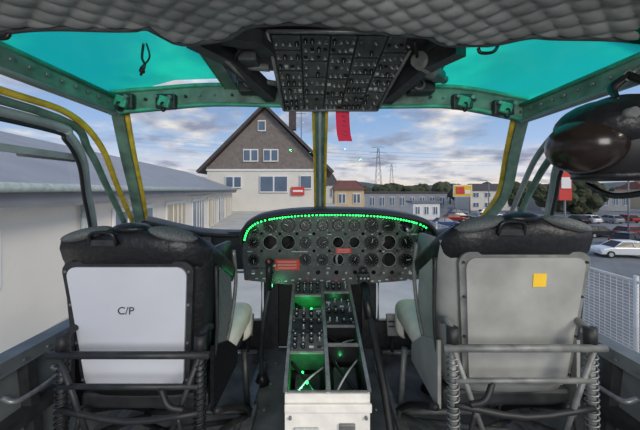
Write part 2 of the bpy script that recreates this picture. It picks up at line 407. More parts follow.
# ---------------- instrument panel
b=B('instrument_panel')
out=[(-.44,.575),(-.452,.70),(-.448,.84),(-.42,.915),(-.35,.955),(-.2,.975),(0,.985),(.25,.982),(.45,.965),(.59,.93),(.655,.88),(.67,.80),(.665,.66),(.63,.585),(.42,.565),(.2,.55),(-.2,.55)]
PX=Matrix.Translation((0,1.75,0))@Matrix.Rotation(math.pi/2,4,'X')
gau=[];hol=[]
xs=[-.385,-.29,-.185,-.085,.015,.105,.20,.30,.40,.50,.59]
for ri,z in enumerate((.895,.795,.695)):
    for ci,xv in enumerate(xs):
        r=.041 if ci in(1,2,7,8,9) else .032
        if ri==0 and ci in(0,10): z2=z-.03; r=.028
        else: z2=z
        if ri==2 and ci in(1,2): continue
        if (ri*11+ci) in (9,12,16,17,19,24,27,30,13): hol.append((xv,z2,r))
        else: gau.append((xv,z2,r))
sm=[(x,.62,.013) for x in [-.39+.054*i for i in range(19)] if not(-.28<x<-.10)]
b.plate(out,[circ(*h) for h in hol]+[circ(x,z,r,10) for x,z,r in sm[::2]]+[circ(x-.05,.845,.01,8) for x in xs[1:]]+[circ(x-.05,.745,.009,8) for x in xs[1:]],.006,m_panel,PX)
for x,z,r in gau:
    b.cyl((x,1.752,z),(x,1.738,z),r,m_knob,seg=24); b.torus((x,1.738,z),(0,1,0),r*.93,.004,m_dark)
    b.cyl((x,1.739,z),(x,1.7365,z),r*.84,m_dial,seg=24)
    for k in range(10):
        a=k*math.pi/5+.3; b.box((x+r*.68*math.cos(a),1.736,z+r*.68*math.sin(a)),(.005,.001,.002),m_steel,rot=(0,-a,0))
    a=random.random()*6.28; b.box((x+r*.28*math.cos(a),1.7355,z+r*.28*math.sin(a)),(r*.6,.001,.0025),m_lt,rot=(0,-a,0))
    for sx in(-1,1):
        for sz in(-1,1): b.cyl((x+sx*r*.85,1.747,z+sz*r*.85),(x+sx*r*.85,1.743,z+sz*r*.85),.004,m_steel,seg=6)
for x,z,r in hol:
    b.torus((x,1.746,z),(0,1,0),r*1.02,.0025,m_steel)
    for sx in(-1,1):
        for sz in(-1,1): b.cyl((x+sx*r*.9,1.747,z+sz*r*.9),(x+sx*r*.9,1.744,z+sz*r*.9),.0045,m_black,seg=6)
for x,z,r in sm[1::2]: b.cyl((x,1.747,z),(x,1.735,z),.009,m_steel,seg=8); b.cyl((x,1.74,z),(x,1.715,z+.006),.004,m_lt,seg=6)
for (x,z,w_,h_) in((-.19,.665,.145,.062),(.135,.747,.09,.03)):
    b.box((x,1.744,z),(w_,.006,h_),m_red,bev=.002)
    for k in range(3): b.box((x,1.7405,z+h_*(.28-.28*k)),(w_*.75,.001,h_*.06),m_lt)
for i in range(26):
    x=-.41+.042*i; b.box((x,1.745,.578+.008*math.sin(i)),(.016,.004,.006),m_lt if i%4 else m_red)
for i in range(50):
    x=random.uniform(-.41,.62); z=random.choice((.945,.842,.742,.645)); b.box((x,1.745,z),(random.uniform(.01,.03),.003,.006),m_lt if random.random()<.6 else m_dark)
for i in range(14):
    x=-.38+.073*i; b.tube([(x,1.80,.9-.02*(i%3)),(x+.05,1.88,.78),(x-.03,1.86,.68),(x+.02,1.84,.56)],.008,[m_black,m_lt,m_dark][i%3],n=4,seg=6)
hp=catmull([V((x,0,z)) for x,z in [(-.438,.80),(-.436,.845),(-.41,.905),(-.34,.947),(-.2,.972),(0,.984),(.25,.981),(.43,.964),(.575,.93),(.635,.88),(.65,.80)]],5)
r1=[]
for y,dz,k in((1.655,0,1),(1.70,.012,1.02),(1.85,.014,1.04),(2.02,-.06,1.04)):
    r1.append([(p.x*k,y,p.z+dz) for p in hp]+[(p.x*k*.985+.0015,y,p.z+dz-.016) for p in reversed(hp)])
b.loft(r1,m_blackv)
b.tube([(p.x,1.653,p.z-.008) for p in hp],.011,m_black,n=1)
b.box((.11,1.98,.69),(.9,.02,.3),m_black)
b.done()
b=B('led_light_string')
for p,p2 in zip(hp[5:-8],hp[6:-7]):
    L=(p2-p).length; nb=max(1,round(L/.018))
    for k in range(nb):
        pp=p.lerp(p2,k/nb)
        b.sph((pp.x*.975+.002,1.68,pp.z-.024),.0050,m_led,seg=8)
b.tube([(p.x*.975+.002,1.686,p.z-.020) for p in hp[3:-6]],.003,m_knob,n=1,seg=6)
b.done()

# ---------------- centre console
b=B('radio_console')
x0,x1=-.150,.165
def T(x,t,h=0): return V((x+ .02*(1-t)*1.0,1.12+.60*t - h*.35, .345+.215*t + h*.93))
m_side=M('console_side',(222,220,214),.6,var=.12)
for x in(x0,x1):
    b.prism([T(x,0),T(x,1),(x,1.72,0),(x+.02,1.12,0)],(.008 if x<0 else -.008,0,0),m_black)
    b.tube([T(x,0,.003),T(x,1,.003)],.007,m_steel,n=1,sq=(.014,.01))
xm=.012
b.tube([T(xm,0,.003),T(xm,1,.003)],.007,m_steel,n=1,sq=(.016,.01))
b.prism([T(x0,0),T(x1,0),(x1+.02,1.12,0),(x0+.02,1.12,0)],(0,-.01,0),m_side)
b.box((.03,1.10,.30),(.32,.012,.03),m_side,bev=.003)
b.box((-.05,1.103,.2),(.09,.01,.05),m_lt,bev=.004); b.box((.1,1.103,.22),(.06,.01,.04),m_sgrey,bev=.004)
for zz in (.08,.26): 
    for xx in(-.11,.17): b.cyl((xx,1.11,zz),(xx,1.10,zz),.006,m_steel,seg=8)
b.prism([T(x0,0,-.17),T(x1,0,-.17),T(x1,1,-.17),T(x0,1,-.17)],(0,0,-.005),m_cdark)
def cpanel(xa,xb,ta,tb,kind):
    xa+=.009;xb-=.009
    if kind=='open':
        dp=.10
        for (p,r) in (((xa,ta),(xb,ta)),((xb,ta),(xb,tb)),((xb,tb),(xa,tb)),((xa,tb),(xa,ta))):
            b.prism([T(*p),T(*r),T(r[0],r[1],-dp),T(p[0],p[1],-dp)],(.001,.001,0),m_grbox if random.random()<.6 else m_black)
        b.tube([T(xa,ta,-.06),T((xa+xb)/2,(ta+tb)/2,-.05),T(xb,tb,-.08)],.004,m_lt,seg=6)
        b.tube([T(xb,ta,-.07),T((xa+xb)/2,(ta+tb)/2,-.06),T(xa,tb,-.05)],.007,m_knob,seg=6)
        b.box(T((xa+xb)/2,(ta+tb)/2,-.1),((xb-xa)*.7,(tb-ta)*.4,.03),m_dark,rot=(.33,0,0))
    else:
        ps=[T(xa,ta,.002),T(xb,ta,.002),T(xb,tb,.002),T(xa,tb,.002)]
        b.loft([ps,[p+V((0,-.003,.009)) for p in ps]],m_panel if kind=='p' else m_black,smooth=False)
        nrow=max(1,round((tb-ta)*.6/.032)); nc=4
        for r in range(nrow):
            for c in range(nc):
                p=T(xa+(xb-xa)*(c+.5)/nc,ta+(tb-ta)*(r+.5)/nrow,.011); k=random.random()
                up=V((0,-.35,.93))
                if k<.45: b.cyl(p,p+up*.016,.010,m_knob,seg=12); b.cyl(p+up*.016,p+up*.0175,.004,m_lt,seg=8)
                elif k<.7: b.cyl(p,p+up*.01,.006,m_steel,seg=8); b.cyl(p+up*.01,p+up*.026,.003,m_lt,seg=6)
                else: b.box(p,(.02,.010,.006),m_lt if k<.8 else m_knob,rot=(.35,0,0))
        for xx in(xa+.007,xb-.007):
            for tt in(ta+.015,tb-.015): b.cyl(T(xx,tt,.01),T(xx,tt,.014),.004,m_steel,seg=6)
    for tt in(ta,tb): b.tube([T(xa,tt,.002),T(xb,tt,.002)],.004,m_steel,n=1,sq=(.008,.008))
for a,c,k in((.0,.27,'open'),(.28,.42,'p'),(.43,.56,'b'),(.57,.66,'p'),(.67,.84,'open'),(.85,.99,'p')): cpanel(x0,xm,a,c,k)
for a,c,k in((.0,.33,'open'),(.34,.50,'open'),(.51,.66,'b'),(.67,.76,'p'),(.77,.88,'open'),(.89,.99,'p')): cpanel(xm,x1,a,c,k)
for p in((-.07,.12,-.05),(-.05,.74,-.03),(.09,.82,-.03),(-.09,.2,-.06)): b.sph(T(*p),.006,m_led,seg=8)
b.done()
gl=[((-.24,1.69,.56),.15),((-.06,1.17,.32),.25),((-.07,1.57,.47),.25),((.08,1.62,.48),.16),((.09,1.34,.36),.1),
    ((-.36,1.70,.90),.05),((-.2,1.70,.94),.05),((0,1.70,.95),.05),((.2,1.70,.95),.05),((.4,1.70,.935),.05),((.54,1.70,.90),.05)]
for i,(p,e_) in enumerate(gl):
    l=bpy.data.lights.new('green_led_lamp','POINT'); l.energy=e_; l.color=(.1,1,.35); l.shadow_soft_size=.01
    o=bpy.data.objects.new('green_led_lamp',l); o.location=p; SC.collection.objects.link(o)

def cyclic(x,y,ln):
    b=B('cyclic_stick')
    b.tube([(x,y+.05,0.0),(x,y+.03,.2),(x+ln*.5,y-.02,.40),(x+ln,y,.56)],.012,m_dark)
    b.cyl((x,y+.05,0),(x,y+.05,.06),.045,m_blackv,r2=.02)
    b.tube([(x+ln,y,.55),(x+ln,y-.01,.60),(x+ln,y-.015,.66),(x+ln,y+.01,.70)],.018,m_knob)
    b.sph((x+ln,y+.005,.70),(.025,.03,.020),m_knob,seg=12)
    b.cyl((x+ln,y-.015,.705),(x+ln,y-.03,.715),.006,m_red,seg=8); b.cyl((x+ln+.02,y,.68),(x+ln+.034,y-.01,.685),.006,m_lt,seg=8)
    b.box((x+ln,y+.03,.65),(.01,.02,.03),m_steel)
    b.done()
cyclic(-.33,1.66,.05); cyclic(.60,1.60,-.05)
b=B('collective_lever')
b.tube([(.27,1.02,.08),(.255,1.18,.30),(.235,1.40,.50),(.225,1.5,.60)],.015,m_black)
b.tube([(.235,1.40,.50),(.222,1.52,.625)],.024,m_knob,n=1)
b.box((.222,1.53,.65),(.06,.05,.06),m_black,bev=.01); b.sph((.22,1.53,.69),.022,m_knob,seg=12)
for k in(-1,0,1): b.cyl((.222+.018*k,1.505,.655),(.222+.018*k,1.49,.66),.005,m_lt,seg=6)
b.cyl((.27,1.02,0),(.27,1.02,.1),.03,m_dark)
b.done()
b=B('collective_lever')
b.tube([(-.97,.95,.08),(-.96,1.15,.25),(-.95,1.35,.42)],.014,m_black); b.cyl((-.97,.95,0),(-.97,.95,.1),.03,m_dark); b.box((-.95,1.37,.44),(.05,.06,.05),m_black,bev=.01)
b.done()
for cx in(-.56,.56):
    b=B('rudder_pedal_set')
    b.cyl((cx-.16,1.92,.06),(cx+.16,1.92,.06),.014,m_steel)
    for s in(-.1,.1):
        b.tube([(cx+s,1.92,.06),(cx+s,1.90,.2),(cx+s,1.88,.26)],.012,m_dark)
        b.box((cx+s,1.87,.26),(.09,.02,.13),m_steel,rot=(-.3,0,0),bev=.006)
        for k in range(3): b.box((cx+s,1.857,.225+.03*k),(.075,.008,.008),m_black,rot=(-.3,0,0))
    b.box((cx-.16,1.92,.03),(.05,.05,.06),m_dark); b.box((cx+.16,1.92,.03),(.05,.05,.06),m_dark)
    b.done()

# ---------------- seats
def seat(cx,pan,label,mir,zs):
    X0=Matrix.Translation((cx,1.0,0))@Matrix.Diagonal((1,1,zs,1))
    b=B('pilot_seat',X0)
    tilt=.11
    def bp(x,y,z): return (x, y-(z-.45)*tilt+.03, z)
    rings=[]
    for z in [.40,.45,.6,.75,.85,.90]:
        w_=.200+.045*min(1,(z-.40)/.4); f=.16+.06*math.sin((z-.4)*3); r=.035
        if z>.86: f-=.02
        outer=[(-w_-.02,f),( -w_-.005,.03),(-w_+r,-.0),(-.12,-.012),(0,-.016),(.12,-.012),(w_-r,0),(w_+.005,.03),(w_+.02,f)]
        inner=[(x*(.93),y+ (.022 if abs(x)<w_-.01 else 0.004)) for x,y in reversed(outer)]
        rings.append([bp(x,y,z) for x,y in outer+inner])
    b.loft(rings,m_blackv if label else m_grpan)
    def rp(w0,w1,z0,z1,y,th,m,r=.03):
        pts=[]
        for (sx,sz) in((1,1),(-1,1),(-1,-1),(1,-1)):
            ww=w1 if sz>0 else w0; zz=z1 if sz>0 else z0
            a0={(1,1):0,(-1,1):90,(-1,-1):180,(1,-1):270}[(sx,sz)]
            for k in range(5):
                a=math.radians(a0+k*22.5); xx=sx*(ww-r)+r*math.cos(a); z_=zz-sz*r+r*math.sin(a)
                pts.append(bp(xx,y,z_))
        b.prism(pts,(0,-th,0),m)
    rp(.178,.210,.43,.872,-.016,.012,m_dark if label else m_sgrey,.035)
    rp(.163,.190,.445,.855,-.028,.008,pan,.03)
    for z in(.47,.6,.73,.84):
        for s in(-1,1):
            ww=(.163+.027*(z-.445)/.41)+.008
            b.cyl(bp(s*ww,-.026,z),bp(s*ww,-.034,z),.0045,m_steel if label else m_black,seg=8)
    cap=[]
    hmp=lambda x: (.014*math.cos(x/.25*math.pi*2) - .045*max(0,(abs(x)-.18)/.08))
    for z,e,th in((.852,.002,.02),(.875,.010,.03),(.915,.015,.04),(.945,.010,.045),(.965,-.004,.03),(.973,-.018,.012)):
        w_=.250; f=.20; hk=max(0,(z-.9)/.07)
        outer=[(-w_-e-.014,f),(-w_-e-.004,.06),(-w_+.04-e*.6,-.004-e),(-.14,-.022-e),(-.05,-.022-e),(.05,-.022-e),(.14,-.022-e),(w_-.04+e*.6,-.004-e),(w_+e+.004,.06),(w_+e+.014,f)]
        k=.055+e*1.2
        inner=[(x*(1-k/.28) ,y+(k*1.2 if y<.04 else 0)) for x,y in reversed(outer)]
        dz=lambda y: -.10*max(0,y)/.17
        cap.append([bp(x,y,z+hmp(x)*hk+dz(y)) for x,y in outer+inner])
    b.loft(cap,m_blackv)
    for s in(-1,1): b.sph(bp(s*.14,.0,.957),(.08,.05,.020),m_gfab,rot=(0,s*.22,0),seg=20)
    b.sph(bp(0,.01,.975),(.06,.045,.018),m_blackv,seg=16)
    b.tube([bp(-.10,-.043,.93),bp(-.09,-.048,.965),bp(-.03,-.048,.965),bp(-.02,-.043,.93)],.006,m_knob)
    b.box(bp(-.06,-.042,.935),(.08,.012,.022),m_dark,bev=.004)
    for s in(-1,1):
        b.tube([bp(s*.222,.16,.42),bp(s*.25,.20,.55),bp(s*.272,.22,.72),bp(s*.274,.20,.86)],.008,m_steel if label else m_sgrey)
        b.tube([bp(s*.225,.035,.42),bp(s*.253,.04,.6),bp(s*.258,.045,.84)],.006,m_dark)
        b.loft([[bp(s*.227,.05,.45),bp(s*.234,.15,.45)],[bp(s*.257,.055,.65),bp(s*.266,.185,.65)],[bp(s*.262,.06,.83),bp(s*.269,.17,.83)]],m_gfab if label else m_grpan,closed=False)
    b.box(bp(0,.06,.68),(.38,.07,.50),m_gfab,rot=(tilt,0,0),bev=.03,seg=3,smooth=True)
    b.box((0,.30,.36),(.45,.50,.06),m_dark,bev=.015)
    b.box((0,.38,.435),(.49,.54,.12),m_cream,bev=.045,seg=4,smooth=True)
    b.box((0,.63,.385),(.49,.12,.19),m_cream,bev=.05,seg=4,smooth=True)
    for s in(-1,1):
        b.prism([(s*.235,.04,.33),(s*.235,.34,.33),(s*.235,.34,.40),(s*.235,.20,.50),(s*.235,.04,.56)],(s*.012,0,0),m_blackv if label else m_grpan)
    fm=m_dark if label else m_sgrey
    b.M=X0@Matrix.Translation((.035*mir,0,0))
    for s in(-1,1):
        xx=s*.212
        b.cyl((xx,-.085,.28),(xx,-.075,.64),.012,fm); b.cyl((xx,-.078,.60),(xx,-.075,.655),.018,m_black)
        b.helix((xx,-.085,.30),(xx,-.078,.58),.017,.003,16,m_knob if label else m_steel)
        b.tube([(xx,-.085,.64),(xx,-.03,.655),(xx,.01,.64)],.011,fm)
        b.tube([(xx,-.085,.31),(s*.235,-.06,.12),(s*.25,-.02,.025)],.013,fm)
        b.tube([(xx,-.08,.30),(s*.22,.2,.16),(s*.23,.42,.03)],.013,fm)
        b.tube([(s*.225,.02,.35),(s*.24,.25,.2),(s*.24,.46,.03)],.012,m_black)
        b.box((s*.245,.22,.018),(.05,.56,.03),m_steel,bev=.006)
        b.cyl((s*.22,.42,.34),(s*.24,.42,.03),.014,fm)
    b.tube([(-.245,-.092,.60),(.245,-.092,.60)],.011,fm,n=1)
    b.tube([(-.212,-.092,.505),(.212,-.092,.505)],.008,fm,n=1)
    b.tube([(-.212,-.092,.435),(0,-.094,.40),(.212,-.092,.425)],.009,m_black,n=3)
    b.tube([(-.212,-.088,.33),(.212,-.088,.33)],.012,fm,n=1)
    b.tube([(-.15,-.09,.41),(-.15,-.09,.33),(.02,-.09,.30),(.15,-.09,.33),(.15,-.09,.41)],.007,m_black)
    b.tube([(-.212,-.088,.59),(-.12,-.09,.34)],.008,fm,n=1); b.tube([(.212,-.088,.59),(.12,-.09,.34)],.008,fm,n=1)
    b.tube([(-.212,-.085,.32),(.2,.3,.10)],.010,fm,n=1); b.tube([(.212,-.085,.32),(-.2,.3,.10)],.010,fm,n=1)
    b.tube([(-.24,.42,.05),(.24,.42,.05)],.012,fm,n=1)
    b.tube([(mir*.10,-.095,.50),(mir*.13,-.11,.46),(mir*.17,-.10,.44)],.009,m_black)
    o=b.done()
    if not label:
        b=B('inspection_label',X0); p=bp(.045,-.037,.785); b.box(p,(.042,.002,.042),m_ylabel,rot=(tilt,0,0)); b.done(o)
    else:
        tx=bpy.data.curves.new('lettering','FONT'); tx.body='C/P'; tx.size=.036; tx.align_x='CENTER'; tx.shear=.1
        tm=bpy.data.objects.new('lettering',tx); SC.collection.objects.link(tm)
        dg=bpy.context.evaluated_depsgraph_get(); me=bpy.data.meshes.new_from_object(tm.evaluated_get(dg)); bpy.data.objects.remove(tm)
        me.materials.clear(); me.materials.append(m_dark)
        lo=bpy.data.objects.new('lettering',me); SC.collection.objects.link(lo); lo.parent=o
        q_=bp(-.01,-.0385,.70); lo.location=(cx+q_[0],1.0+q_[1],q_[2]); lo.rotation_euler=(math.pi/2+tilt,0,0)
    return o
seat(-.615,m_white,True,1,1.0); seat(.655,m_grpan,False,-1,1.035)

# ---------------- helmet
b=B('flight_helmet')
hx,hy,hz=.795,.80,1.225
b.sph((hx,hy,hz),(.125,.135,.125),m_black,clip=((0,0,-.72),(0,0,-1)),seg=36)
b.torus((hx,hy,hz-.088),(0,0,1),.088,.012,m_blackv,seg=28)
b.sph((hx-.005,hy,hz-.02),(.105,.12,.10),m_cdark,clip=((0,0,-.6),(0,0,-1)),seg=24)
b.sph((hx-.095,hy-.01,hz-.01),(.082,.10,.074),m_visor,rot=(0,.15,0),seg=32)
b.sph((hx-.05,hy-.01,hz+.03),(.095,.125,.075),m_blackv,rot=(0,.3,0),seg=28)
b.cyl((hx-.01,hy-.12,hz-.02),(hx-.01,hy-.15,hz-.02),.04,m_black,r2=.032,seg=20)
b.torus((hx-.01,hy-.148,hz-.02),(0,1,0),.024,.004,m_dark)
b.cyl((hx-.09,hy-.10,hz+.05),(hx-.09,hy-.13,hz+.05),.012,m_steel)
b.tube([(hx+.02,hy-.12,hz-.07),(hx+.0,hy-.10,hz-.12),(hx-.03,hy-.02,hz-.14),(hx-.02,hy+.07,hz-.11)],.008,m_blackv)
b.tube([(hx,hy,hz+.11),(hx+.01,hy+.02,hz+.15),(hx+.03,hy,hz+.18)],.008,m_black)
b.tube([(hx-.05,hy-.05,hz+.10),(hx-.02,hy,hz+.15),(hx+.03,hy,hz+.185)],.007,m_knob)
b.tube([(hx+.04,hy-.08,hz+.08),(hx+.05,hy-.05,hz+.13),(hx+.03,hy,hz+.18)],.01,m_knob)
b.tube([(hx+.03,hy,hz+.18),(hx+.06,hy,hz+.205)],.006,m_steel,n=1)
b.torus((hx+.03,hy,hz+.18),(0,1,0),.014,.003,m_steel)
b.done()

b=B('hanging_wire')
b.tube([(-.60,1.02,1.60),(-.605,1.02,1.55),(-.59,1.01,1.52),(-.61,1.02,1.49)],.004,m_knob)
b.tube([(-.59,1.02,1.60),(-.58,1.02,1.55),(-.605,1.01,1.51)],.003,m_knob)
b.sph((-.605,1.02,1.505),.01,m_knob,seg=8)
b.done()
b=B('ceiling_hook'); b.tube([(-.80,.72,1.52),(-.78,.72,1.47),(-.755,.72,1.465),(-.745,.72,1.475)],.005,m_knob); b.done()
b=B('ceiling_hook'); b.tube([(.56,.93,1.57),(.54,.93,1.53),(.50,.93,1.525),(.49,.93,1.54)],.005,m_knob); b.done()

# ================= EXTERIOR
m_conc=M('concrete',(190,188,182),.9,var=.15,scale=1.5)
m_asph=M('asphalt',(120,122,124),.9,var=.2,scale=.4)
m_wall=M('render_wall',(220,214,204),.9,var=.06,scale=1)
m_roof=M('metal_roof',(150,152,156),.6,var=.12,scale=1.2)
m_fas=M('fascia',(124,126,130),.7,var=.1,scale=2)
m_slate=M('slate_cladding',(126,116,110),.8,var=.25,scale=3)
m_rdark=M('roof_dark',(82,74,72),.8,var=.2,scale=2)
m_win=M('house_glass',(96,112,132),.2,var=.2,scale=1,bump=0)
m_wf=M('window_frame_white',(228,228,226),.7,var=0,bump=0)
m_door=M('garage_door',(186,172,150),.7,var=.15,scale=4)
m_tree=M('foliage',(70,74,50),.95,var=.5,scale=.6)
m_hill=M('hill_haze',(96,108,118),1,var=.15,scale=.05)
b=B('ground'); b.box((0,300,-5.05),(1600,1400,.1),m_asph); b.done()
b=B('ground_terrace')
b.box((-28.4,8,-3.0),(63,22,4.0),m_conc); b.box((-29.4,33,-3.0),(63,28,4.0),m_conc)
b.done()
b=B('workshop_building')
D=V((-.167,1,0)).normalized(); S=V((-1,-.167,0)).normalized()
def wp(a,s_,z):
    p=V((-3.0,0,0))+D*a+S*s_; return V((p.x,p.y,z))
AL0,AL1=-2,27
b.prism([wp(AL0,.35,-1),wp(AL1,.35,-1),wp(AL1,.35,1.0),wp(AL0,.35,1.0)],S*.2,m_wall)
b.prism([wp(AL1,.35,-1),wp(AL1,8,-1),wp(AL1,8,1.0),wp(AL1,4.3,2.55),wp(AL1,.35,1.0)],D*-.2,m_wall)
b.prism([wp(AL0-.2,0,1.12),wp(AL1+.3,0,1.12),wp(AL1+.3,4.3,2.65),wp(AL0-.2,4.3,2.65)],(0,0,.06),m_roof)
b.prism([wp(AL0-.2,8.6,1.12),wp(AL1+.3,8.6,1.12),wp(AL1+.3,4.3,2.65),wp(AL0-.2,4.3,2.65)],(0,0,.06),m_roof)
b.prism([wp(AL0-.2,0,.86),wp(AL1+.3,0,.86),wp(AL1+.3,0,1.16),wp(AL0-.2,0,1.16)],S*.05,m_fas)
b.prism([wp(AL0-.2,0,.86),wp(AL1+.3,0,.86),wp(AL1+.3,.4,.86),wp(AL0-.2,.4,.86)],(0,0,.04),m_wf)
b.tube([wp(AL0,-.06,1.13),wp(AL1,-.06,1.13)],.06,m_lgrey,n=1)
a=6.5
for k in range(6):
    b.prism([wp(a,.34,-.95),wp(a+2.2,.34,-.95),wp(a+2.2,.34,.70),wp(a,.34,.70)],-S*.03,m_wf)
    b.prism([wp(a+.1,.31,-.9),wp(a+2.1,.31,-.9),wp(a+2.1,.31,.6),wp(a+.1,.31,.6)],-S*.02,m_door if k%2 else m_win)
    for j in range(1,4): b.prism([wp(a+.1+j*.5,.29,-.9),wp(a+.14+j*.5,.29,-.9),wp(a+.14+j*.5,.29,.6),wp(a+.1+j*.5,.29,.6)],-S*.02,m_wf)
    a+=3.3
b.prism([wp(2.6,.34,-.1),wp(3.8,.34,-.1),wp(3.8,.34,.6),wp(2.6,.34,.6)],-S*.03,m_wf)
b.prism([wp(2.68,.31,-.02),wp(3.72,.31,-.02),wp(3.72,.31,.52),wp(2.68,.31,.52)],-S*.02,m_win)
b.tube([wp(5.4,.28,-1),wp(5.4,.28,.9)],.04,m_lgrey,n=1)
b.done()

def win(b,x,y,z,w_,h_,bars=1):
    b.box((x,y,z),(w_,.12,h_),m_wf); 
    n=bars+1
    for k in range(n):
        b.box((x-w_/2+w_*(k+.5)/n,y-.05,z),(w_/n-.16,.08,h_-.24),m_win)
b=B('gabled_house')
hy=30
b.prism([(-11.3,hy,-1),(.4,hy,-1),(.4,hy,3.4),(-11.3,hy,3.4)],(0,12,0),m_wall)
b.prism([(-11.4,hy-.05,3.2),(.5,hy-.05,3.2),(-5.5,hy-.05,9.2)],(0,12,0),m_slate)
b.box((-5.45,hy-.04,3.1),(11.8,.14,.18),m_wf)
b.prism([(-12.0,hy-.6,2.75),(-5.5,hy-.6,9.35),(-5.5,hy-.6,9.7),(-12.2,hy-.6,2.95)],(0,13,0),m_rdark)
b.prism([(1.2,hy-.6,2.75),(-5.5,hy-.6,9.35),(-5.5,hy-.6,9.7),(1.4,hy-.6,2.95)],(0,13,0),m_rdark)
win(b,-6.9,hy-.1,4.55,1.5,1.25); win(b,-4.9,hy-.1,4.55,1.5,1.25); win(b,-5.8,hy-.1,7.5,.8,1.1,0)
win(b,-4.6,hy-.1,1.7,2.8,1.7,1); win(b,-8.6,hy-.1,1.9,1.6,1.2,1); win(b,-1.4,hy-.1,1.9,1.2,1.4,0)
b.box((-2.2,hy-.15,1.0),(1.3,.1,.8),m_red); b.box((-2.2,hy-.22,1.0),(1.0,.05,.2),m_wf)
b.box((-3.2,hy+5,9.2),(.8,.8,2.2),m_rdark); b.tube([(-2.0,hy+2,6),(-2.0,hy+2,10.5)],.04,m_fas,n=1)
for k in range(4): b.tube([(-2.5,hy+2,10.3-.35*k),(-1.5,hy+2,10.3-.35*k)],.03,m_fas,n=1)
b.done()

def house(x,y,w_,d_,h_,rh,wm,rm,base=-5,cols_=3,rows_=2,name='residential_house'):
    b=B(name)
    b.box((x,y+d_/2,base+h_/2),(w_,d_,h_),wm)
    if rh>0:
        b.prism([(x-w_/2-.4,y-.4,base+h_),(x+w_/2+.4,y-.4,base+h_),(x+w_/2-w_*.15,y+d_/2,base+h_+rh),(x-w_/2+w_*.15,y+d_/2,base+h_+rh)],(0,.3,.1),rm)
        b.prism([(x-w_/2-.4,y-.4,base+h_-.05),(x-w_/2-.4,y+d_+.4,base+h_-.05),(x-w_/2+w_*.15,y+d_/2,base+h_+rh)],(.1,0,.1),rm)
        b.prism([(x+w_/2+.4,y-.4,base+h_-.05),(x+w_/2+.4,y+d_+.4,base+h_-.05),(x+w_/2-w_*.15,y+d_/2,base+h_+rh)],(-.1,0,.1),rm)
    else: b.box((x,y+d_/2,base+h_+.2),(w_+.6,d_+.6,.4),rm)
    for r in range(rows_):
        for c in range(cols_):
            win(b,x-w_/2+w_*(c+.5)/cols_,y-.05,base+h_*(r+.55)/rows_,w_/cols_*.5,h_/rows_*.5)
    b.done()
m_beige=M('beige_wall',(206,184,154),.9,var=.06,scale=1); m_gw=M('grey_wall',(150,152,156),.9,var=.06,scale=1); m_rr=M('red_roof',(122,78,66),.9,var=.15,scale=1)
house(4.5,46,4.5,8,6.2,1.4,m_beige,m_rr,cols_=2)
house(1.6,60,3.5,8,7.2,2.2,m_wall,m_rdark,cols_=2)
house(19,85,34,14,5.2,0,m_gw,m_rdark,cols_=12,rows_=1,name='industrial_hall')
house(22,62,5.5,4,3.4,0,m_wf,m_fas,cols_=3,rows_=1,name='site_office')
house(52,90,14,10,6,2,m_wall,m_rdark,cols_=4)
house(78,88,26,14,5.2,0,m_gw,m_fas,cols_=9,rows_=1,name='industrial_hall')
house(110,95,14,10,6.5,2.5,m_beige,m_rr,cols_=4)
house(-60,70,20,10,6.5,2.5,m_beige,m_rr,cols_=4)
b=B('billboard')
b.box((38,80,.9),(5,.3,3.2),m_wf); b.box((38,79.8,.9),(4.6,.1,2.8),m_ylabel); b.box((37.2,79.7,1.0),(2.2,.1,1.9),m_red); b.box((39.2,79.7,.6),(1.4,.1,1.0),m_wf)
for s in(-2,2): b.cyl((38+s,80,-5),(38+s,80,-.6),.15,m_fas)
b.done()
b=B('billboard')
b.box((31,38,1.6),(1.6,.3,3.6),m_red); b.box((31,37.8,2.0),(1.2,.1,1.4),m_wf); b.cyl((31,38,-5),(31,38,-.2),.12,m_fas)
b.done()
b=B('distant_hill')
pts=[(-500,-5)]+[(-500+i*25,3+5*math.sin(i*.35)+3*math.sin(i*.9+1)+ (6 if i>18 else 0)) for i in range(45)]+[(620,-5)]
b.prism([(x,520,z) for x,z in pts],(0,40,0),m_hill); b.done()
b=B('treeline')
t=bmesh.new()
for i in range(150):
    x=random.uniform(-10,190); y=random.uniform(118,170); r=random.uniform(2.2,4.2)
    if x<70: r*=.8
    zt=random.uniform(-2.5,1.2)
    for k in range(4):
        bmesh.ops.create_icosphere(t,subdivisions=2,radius=r*random.uniform(.5,.9),matrix=Matrix.Translation((x+random.uniform(-r,r)*.7,y,zt+random.uniform(-.6,1)*r*.7)))
for (x,y,r) in((62,75,3.6),(66,76,3.8),(58,77,3.0),(70,78,3.4),(90,78,3.2),(46,70,2.0)):
    for k in range(14):
        bmesh.ops.create_icosphere(t,subdivisions=2,radius=r*random.uniform(.3,.55),matrix=Matrix.Translation((x+random.uniform(-r,r)*.8,y+random.uniform(-r,r)*.4,-.5+random.uniform(-1,1)*r*.9)))
for v in t.verts: v.co+=V((random.uniform(-.3,.3),random.uniform(-.3,.3),random.uniform(-.3,.3)))
b.add(t,m_tree,False)
for i in range(30):
    x=random.uniform(-10,190); b.cyl((x,130,-5),(x,130,-1),.3,m_rdark,seg=6)
b.done()
